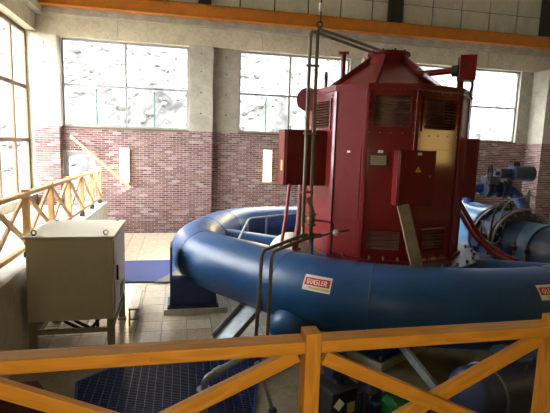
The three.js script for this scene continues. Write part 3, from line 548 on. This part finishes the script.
// ---------- penstock, valve, bypass ----------
{
  const X = 7.75, Y = 1.0;
  const p = thing('penstock', 'light blue penstock coming through the wall right of the generator', 'pipe');
  obj('pipe', sweep([V(X, Y + 0.05, ZB + 0.02), V(X, Y + 0.05, -13), V(X, Y + 0.05, -9.72)], 0.6, 40), M.penstock, p);
  for (const z of [-14.9, -12.6]) obj('collar', new THREE.TorusGeometry(0.6, 0.03, 8, 40).translate(X, Y + 0.05, z), M.penstock, p);
  const v = thing('inlet_valve', 'dark flanged inlet valve with bolt circle on the penstock', 'valve', [X, Y - 0.1, -9.2]);
  const disc = (r, w, z, m, n) => obj(n, cyl(r, r, w, 48).rotateX(Math.PI / 2).translate(0, 0.03, z), m, v);
  disc(0.74, 0.07, 0.4, M.navy, 'flange'); disc(0.74, 0.07, 0.28, M.navy, 'flange'); disc(0.74, 0.07, -0.3, M.navy, 'flange'); disc(0.74, 0.07, -0.42, M.navy, 'flange'); disc(0.66, 0.5, 0, M.blueDark, 'valve_body');
  for (const z of [0.34, -0.36]) for (let k = 0; k < 20; k++) { const a = k / 20 * 2 * Math.PI; obj('flange_bolt', cyl(0.022, 0.022, 0.3, 8).rotateX(Math.PI / 2).translate(0.68 * Math.cos(a), 0.03 + 0.68 * Math.sin(a), z), M.galv, v); }
  obj('steel_hoop', new THREE.TorusGeometry(0.8, 0.025, 8, 48).translate(0, 0.03, 0.52), M.galv, v);
  for (const s of [-1, 1]) obj('trunnion', rod(V(s * 0.6, 0.03, 0), V(s * 0.86, 0.03, 0), 0.16, 20), M.blueDark, v);
  const r = thing('inlet_reducer', 'pale blue tapered pipe joining the valve to the ring pipe', 'pipe', [X, Y - 0.12, -8.72]);
  obj('reducer', sweep([V(0, 0, 0), V(0, 0, 0.08), V(0.01, 0, 0.4), V(0.03, 0, 0.75)], (t) => 0.57 + 0.04 * t, 44), M.penstock, r);
  const w = thing('bypass_valve', 'dark blue bypass elbow valve with drum actuator above the inlet valve', 'valve', [X, 0, -10.4]);
  obj('bypass_pipe', sweep(fillet([V(-0.05, 1.55, -0.3), V(-0.05, 2.06, -0.25), V(0.5, 2.02, -0.1), V(0.98, 2.02, 0.1), V(1.1, 1.5, 0.5), V(0.5, 1.3, 1.2)], 0.3), 0.14, 20), M.blueDark, w);
  for (const x of [0.22, 0.36, 0.62, 0.76]) obj('flange', cyl(0.22, 0.22, 0.05, 24).rotateZ(Math.PI / 2).translate(x, 2.03, -0.1 + x * 0.2), M.navy, w);
  obj('stem', rod(V(0.85, 2.1, 0.1), V(0.85, 2.4, 0.1), 0.07), M.navy, w);
  obj('actuator_drum', [cyl(0.2, 0.2, 0.58, 28).rotateZ(Math.PI / 2).translate(1.08, 2.47, 0.2), cyl(0.215, 0.215, 0.04, 28).rotateZ(Math.PI / 2).translate(1.36, 2.47, 0.2)], M.actuator, w);
  obj('motor', [cyl(0.13, 0.13, 0.36, 20).rotateZ(Math.PI / 2).translate(0.62, 2.46, 0.15), cyl(0.05, 0.05, 0.14, 14).rotateZ(Math.PI / 2).translate(0.38, 2.46, 0.15)], M.navy, w);
  obj('terminal_box', rbox(0.2, 0.14, 0.2, 0.02, 0.9, 2.7, 0.15), M.black, w);
  obj('handwheel', [new THREE.TorusGeometry(0.24, 0.024, 10, 30).rotateY(1.1).translate(0.0, 2.45, 0.4), ...[0, 1, 2].map((k) => { const a = k * Math.PI / 3, c = Math.cos(a) * 0.23, s = Math.sin(a) * 0.23; return rod(V(-c * Math.cos(1.1), 2.45 - s, 0.4 + c * Math.sin(1.1)), V(c * Math.cos(1.1), 2.45 + s, 0.4 - c * Math.sin(1.1)), 0.011, 8); })], M.black, w);
  obj('wheel_gearbox', [rbox(0.42, 0.2, 0.24, 0.03, 0.3, 2.28, 0.05), rod(V(0.0, 2.45, 0.4), V(0.26, 2.3, 0.08), 0.03)], M.navy, w);
  obj('steel_line', sweep(fillet([V(1.0, 1.0, 0.5), V(1.12, 1.9, 0.45), V(1.3, 2.1, 0.3), V(1.45, 1.2, 0.2)], 0.2), 0.03, 10), M.galv, w);
  for (const [d, side] of [[0, 'nearer the generator'], [0.13, 'nearer the inlet valve']]) tag(obj('red_supply_hose', sweep(fillet([V(5.5 + d, 2.0, -8.15), V(5.62 + d, 1.62, -7.9), V(5.72 + d, 1.26, -7.55), V(5.95 + d * 1.4, 1.02, -7.2), V(6.35 + d * 1.4, 0.86, -6.9), V(6.6 + d, 0.7, -6.75)], 0.3), 0.045, 14), M.redHose), 'dark red hose sagging right of generator, the one ' + side, 'hose', 'dark red supply hoses');
  [[0.55, 1.6, 0.9, 'black', 'nearest the viewer'], [0.2, 1.75, 0.6, 'black', 'in the middle of three'], [-0.15, 1.5, 0.35, 'black', 'farthest back'], [0.85, 1.9, 0.7, 'galv', 'reaching highest'], [-0.45, 1.35, 0.5, 'galv', 'lying lowest']].forEach(([x, y, z, m, which], k) => tag(obj('control_hose', sweep(fillet([V(X - 0.8, 0.5 + 0.15 * k, -9.4 + z), V(X - 0.72 + x * 0.3, y, -9.5 + z), V(X + x, y + 0.12, -9.7 + z * 0.5), V(X + x + 0.25, 1.0, -9.6)], 0.35, 10), m === 'black' ? 0.022 : 0.018, 8), M[m]), 'thin ' + (m === 'black' ? 'black' : 'grey') + ' control hose over the inlet valve, the one ' + which, 'hose', (m === 'black' ? 'black' : 'grey') + ' control hoses'));
  for (const [i, x] of [0, 0.3, 0.55].entries()) { const s = thing('steel_stud', ['chrome adjusting stud nearest the generator, before pale reducer', 'chrome adjusting stud in the middle of three before pale reducer', 'chrome adjusting stud farthest right before the pale reducer'][i], 'stud', [6.5 + x * 0.8, 0, -7.9 + x * 0.5], 0, 'studs by the valve'); obj('rod', rod(V(0, 0.01, 0), V(0, 1.25 - x * 0.2, 0), 0.03), M.steel, s); obj('nut', cyl(0.06, 0.06, 0.08, 6).translate(0, 1.12 - x * 0.2, 0), M.navy, s); }
}

// ---------- cabinet ----------
{
  const x0 = -2.03, x1 = -0.93, z1 = -6.35, z0 = -7.65, y0 = 0.5, y1 = 1.66;
  const c = thing('steel_cabinet', 'large beige steel cabinet on a low stand beside the left kerb', 'cabinet', [(x0 + x1) / 2, 0, (z0 + z1) / 2]);
  const W = x1 - x0, D = z1 - z0, hw = W / 2, hd = D / 2;
  obj('body', span(-hw, hw, y0, y1, -hd, hd), M.cabinet, c, true);
  obj('front_panel', rbox(W - 0.06, y1 - y0 - 0.05, 0.012, 0.004, 0, (y0 + y1) / 2, hd + 0.006), M.cabinet, c);
  obj('top_cover', rbox(W + 0.07, 0.035, D + 0.07, 0.008, 0, y1 + 0.018, 0), M.cabinet, c);
  for (const sx of [-1, 1]) for (const sz of [-1, 1]) { const e = obj('lifting_eye', new THREE.TorusGeometry(0.03, 0.008, 8, 16).translate(sx * (hw - 0.09), y1 + 0.075, sz * (hd - 0.07)), M.steel, c); obj('eye_base', cyl(0.022, 0.022, 0.02, 10).translate(sx * (hw - 0.09), y1 + 0.042, sz * (hd - 0.07)), M.steel, e); }
  const d = obj('door', rbox(0.018, y1 - y0 - 0.08, D - 0.12, 0.006, hw + 0.01, (y0 + y1) / 2, 0), M.cabinet, c);
  obj('handle', rbox(0.03, 0.22, 0.035, 0.01, hw + 0.033, 1.1, 0.4), M.black, d);
  for (let k = 0; k < 5; k++) obj('vent_slot', box(0.006, 0.018, 0.3, hw + 0.021, 0.62 + k * 0.04, -0.1), M.darkSteel, d);
  for (const sx of [-1, 1]) for (const sz of [-1, 1]) { const l = obj('leg', span(sx * hw - (sx > 0 ? 0.09 : 0.01), sx * hw + (sx > 0 ? 0.01 : 0.09), 0.03, y0, sz * (hd - 0.05) - 0.035, sz * (hd - 0.05) + 0.035), M.cabinetLeg, c); obj('foot', box(0.13, 0.028, 0.12, sx * (hw - 0.04), 0.016, sz * (hd - 0.05)), M.cabinetLeg, l); }
  for (const s of [-1, 1]) { obj('cross_bar', span(-hw + 0.09, hw - 0.09, 0.3, 0.36, s * (hd - 0.05) - 0.025, s * (hd - 0.05) + 0.025), M.cabinetLeg, c); obj('side_bar', span(s * (hw - 0.04) - 0.025, s * (hw - 0.04) + 0.025, 0.3, 0.36, -hd + 0.09, hd - 0.09), M.cabinetLeg, c); }
  for (const [a, b, e, side] of [[-1.75, -1.35, -1.1, 'left'], [-1.6, -1.2, -1.3, 'right']]) tag(obj('power_cable', sweep(fillet([V(a, 0.5, -7.0), V(a, 0.3, -6.9), V(b, 0.12, -6.8), V(e, 0.45, -7.0), V(e, 0.5, -7.0)], 0.15), 0.025, 8), M.black), 'dark power cable sagging under the beige cabinet, the one lowest at ' + side, 'cable', 'cables under the cabinet');
  const b = thing('side_bracket', 'small steel step bracket on the floor right of the beige cabinet', 'bracket', [-0.78, 0, -7.75]);
  obj('upright', span(-0.05, -0.02, 0, 0.3, -0.5, -0.46), M.galv, b); obj('upright', span(-0.05, -0.02, 0, 0.3, 0.46, 0.5), M.galv, b);
  obj('step', span(-0.05, 0.1, 0.27, 0.3, -0.5, 0.5), M.galv, b); obj('step', span(-0.05, 0.1, 0.1, 0.13, -0.5, 0.5), M.galv, b);
}
// ---------- floor covers and gratings ----------
tag(obj('floor_cover', slab([[-1.45, -11.35], [1.0, -11.35], [0.9, -9.45], [-1.3, -9.6]], 0.002, 0.03), M.blueMat), 'smooth blue cover plate on the floor behind the beige cabinet', 'floor cover');
tag(obj('dark_triangle', slab([[-0.55, -9.45], [0.1, -9.45], [0.1, -10.7]], 0.031, 0.045), M.plate), 'dark triangle added on the blue floor cover', 'plate');  // thin sheet added for a dark triangle, no actual plate known there
{
  const t = thing('floor_grating', 'dark blue bar grating on the floor below the front railing', 'grating');
  const out = PIT;
  const inside = (z) => { const xs = []; for (let i = 0; i < out.length; i++) { const [ax, az] = out[i], [bx, bz] = out[(i + 1) % out.length]; if ((az > z) !== (bz > z)) xs.push(ax + (bx - ax) * (z - az) / (bz - az)); } return xs.sort((a, b) => a - b); };
  const bars = []; for (let z = -6.1; z < -3.6; z += 0.035) { const xs = inside(z); if (xs.length > 1) bars.push(span(xs[0], xs[1], 0.008, 0.04, z - 0.006, z + 0.006)); }
  stuff(obj('bars', bars, M.blueGrate, t));
  const cross = []; for (let x = -1.2; x < 1.1; x += 0.1) { let a = 1e9, b = -1e9; for (let z = -6.12; z < -3.6; z += 0.01) { const xs = inside(z); if (xs.length > 1 && x > xs[0] && x < xs[1]) { a = Math.min(a, z); b = Math.max(b, z); } } if (b > a) cross.push(span(x - 0.004, x + 0.004, 0.03, 0.042, a, b)); }
  stuff(obj('cross_bars', cross, M.blueGrate, t));
  for (let i = 0; i < out.length; i++) { const [ax, az] = out[i], [bx, bz] = out[(i + 1) % out.length]; obj('frame', plank(V(ax, 0.025, az), V(bx, 0.025, bz), 0.04, 0.03, V(bx - ax, 0, bz - az).normalize().cross(V(0, 1, 0))), M.blueDark, t); }
}
{
  const t = thing('cable_chute', 'grey steel chute slanting down to the floor under the ring pipe', 'chute');
  const a = V(0.58, 0.06, -6.3), b = V(1.35, 0.66, -6.75), s = V(0.5, 0, 0.86).cross(b.clone().sub(a).normalize()).cross(b.clone().sub(a).normalize()).normalize();
  const sd = s.clone().normalize();
  obj('tray', plank(a, b, 0.02, 0.4, sd), M.galv, t);
  for (const k of [-1, 1]) obj('side_lip', plank(a.clone().addScaledVector(sd, k * 0.2).add(V(0, 0.04, 0)), b.clone().addScaledVector(sd, k * 0.2).add(V(0, 0.04, 0)), 0.09, 0.015, sd), M.galv, t);
}
{
  const t = thing('elbow_pipe', 'grey pipe with flanged elbow lying over the blue grating', 'pipe');
  obj('pipe', sweep(fillet([V(0.28, 0.06, -5.05), V(0.3, 0.2, -5.06), V(1.2, 0.3, -5.7), V(1.5, 0.34, -5.85)], 0.12), 0.045, 14), M.galv, t);
  obj('flange', cyl(0.09, 0.09, 0.03, 20).translate(0.28, 0.06, -5.05), M.galv, t);
  obj('coupling', rod(V(0.4, 0.21, -5.13), V(0.5, 0.225, -5.2), 0.06), M.galv, t);
}
{
  const t = thing('drain_rod', 'thin steel rod with a foot joint standing on the bare floor', 'rod');
  obj('rod', rod(V(0.90, 0.42, -4.85), V(1.02, 0.04, -4.5), 0.022), M.steel, t);
  obj('joint', new THREE.SphereGeometry(0.05, 12, 8).translate(1.015, 0.05, -4.52), M.navy, t);
  obj('joint', new THREE.SphereGeometry(0.06, 12, 8).translate(0.9, 0.42, -4.85), M.navy, t);
}
tag(obj('floor_hatch', slab([[-2.1, -5.62], [-1.72, -5.62], [-1.3, -4.9], [-1.3, -4.2], [-2.1, -4.2]], 0.002, 0.03), M.hatch), 'dark red steel hatch on the floor in the lower left corner', 'hatch');
// ---------- machines below the ring ----------
function motor(name, label, cat, [x, y, z], turn, r, L, mat, upright) {
  const t = thing(name, label, cat, [x, y, z], turn);
  const place = (g) => upright ? g : g.rotateZ(Math.PI / 2).translate(0, r + 0.06, 0), b = upright ? 0.05 + L / 2 : 0;
  obj('stator', place(cyl(r, r, L, 28).translate(0, b, 0)), mat, t);
  for (let k = 0; k < 14; k++) { const a = k / 14 * 2 * Math.PI; obj('fin', place(box(0.012, L * 0.86, 0.03).translate(0, b, r + 0.012).rotateY(a)), mat, t); }
  obj('fan_cowl', place(cyl(r * 0.85, r * 1.08, L * 0.2, 28).translate(0, b + L * 0.58, 0)), mat, t);
  obj('end_shield', place(cyl(r * 1.05, r * 1.05, 0.05, 28).translate(0, b - L / 2, 0)), mat, t);
  obj('terminal_box', upright ? rbox(0.12, 0.14, 0.08, 0.01, 0, b + 0.05, r + 0.05) : rbox(0.16, 0.09, 0.14, 0.01, 0, 2 * r + 0.12, 0), mat, t);
  if (!upright) obj('foot', [box(0.06, 0.06, r * 2.1, L * 0.3, 0.03, 0), box(0.06, 0.06, r * 2.1, -L * 0.3, 0.03, 0)], mat, t);
  return t;
}
{
  const t = thing('oil_tank', 'black oil tank with yellow and white tags below the railing post', 'tank', [1.66, 0, -4.28], 0.3);
  obj('tank_body', rbox(0.34, 0.4, 0.36, 0.03, 0, 0.25, 0), M.black, t);
  obj('tank_lid', rbox(0.37, 0.03, 0.4, 0.008, 0, 0.465, 0), M.black, t);
  obj('yellow_tag', box(0.1, 0.12, 0.004, 0.07, 0.26, 0.183), M.tagYellow, t);
  obj('white_tag', box(0.1, 0.1, 0.004).rotateZ(0.78).translate(-0.09, 0.33, 0.183), M.white, t);
  for (const sx of [-1, 1]) for (const sz of [-1, 1]) obj('foot', cyl(0.03, 0.035, 0.045, 12).translate(sx * 0.13, 0.024, sz * 0.13), M.black, t);
}
motor('pump_motor', 'small dark blue pump motor lying on the black oil tank', 'motor', [1.68, 0.482, -4.34], 0.5, 0.09, 0.2, M.navy, false);
motor('upright_motor', 'dark upright motor right of the black oil tank', 'motor', [1.98, 0, -4.15], 0.2, 0.12, 0.42, M.navy, true);
motor('green_motor', 'dark green electric motor on the floor right of the dark motors', 'motor', [2.3, 0, -4.0], 0.3, 0.19, 0.38, M.green, false);
{
  const t = thing('pressure_vessel', 'dark blue pressure vessel lying on the floor below the ring pipe', 'vessel', [3.75, 0, -4.05], 0.18);
  obj('shell', [cyl(0.3, 0.3, 1.4, 36).rotateZ(Math.PI / 2).translate(0, 0.4, 0), new THREE.SphereGeometry(0.3, 28, 16).scale(0.45, 1, 1).translate(-0.7, 0.4, 0), new THREE.SphereGeometry(0.3, 28, 16).scale(0.45, 1, 1).translate(0.7, 0.4, 0)], M.navy, t);
  for (const x of [-0.5, 0.5]) { obj('saddle', [box(0.08, 0.24, 0.5, x, 0.12, 0)], M.navy, t); obj('strap', new THREE.TorusGeometry(0.305, 0.014, 8, 36).rotateY(Math.PI / 2).translate(x, 0.4, 0), M.galv, t); }
  obj('manhole', [cyl(0.17, 0.17, 0.12, 24).translate(-0.15, 0.72, 0), cyl(0.21, 0.21, 0.04, 24).translate(-0.15, 0.78, 0)], M.navy, t);
  for (const x of [0.2, 0.34, 0.48]) obj('fitting', cyl(0.03, 0.03, 0.16, 12).translate(x, 0.74, 0.06), M.steel, t);
  obj('gauge_line', sweep(fillet([V(0.48, 0.81, 0.06), V(0.58, 0.86, 0.1), V(0.72, 0.62, 0.24), V(0.66, 0.34, 0.33)], 0.15), 0.016, 8), M.galv, t);
  const u = thing('support_strut', 'grey steel strut slanting up from the floor beside the dark vessel', 'strut');
  obj('strut', plank(V(3.0, 0.03, -3.55), V(2.55, 0.75, -4.75), 0.1, 0.05, V(0.94, 0, -0.35).normalize()), M.galv, u);
  obj('foot_plate', rbox(0.2, 0.02, 0.2, 0.005, 3.0, 0.012, -3.55), M.galv, u);
}
renderer.render(scene, camera);
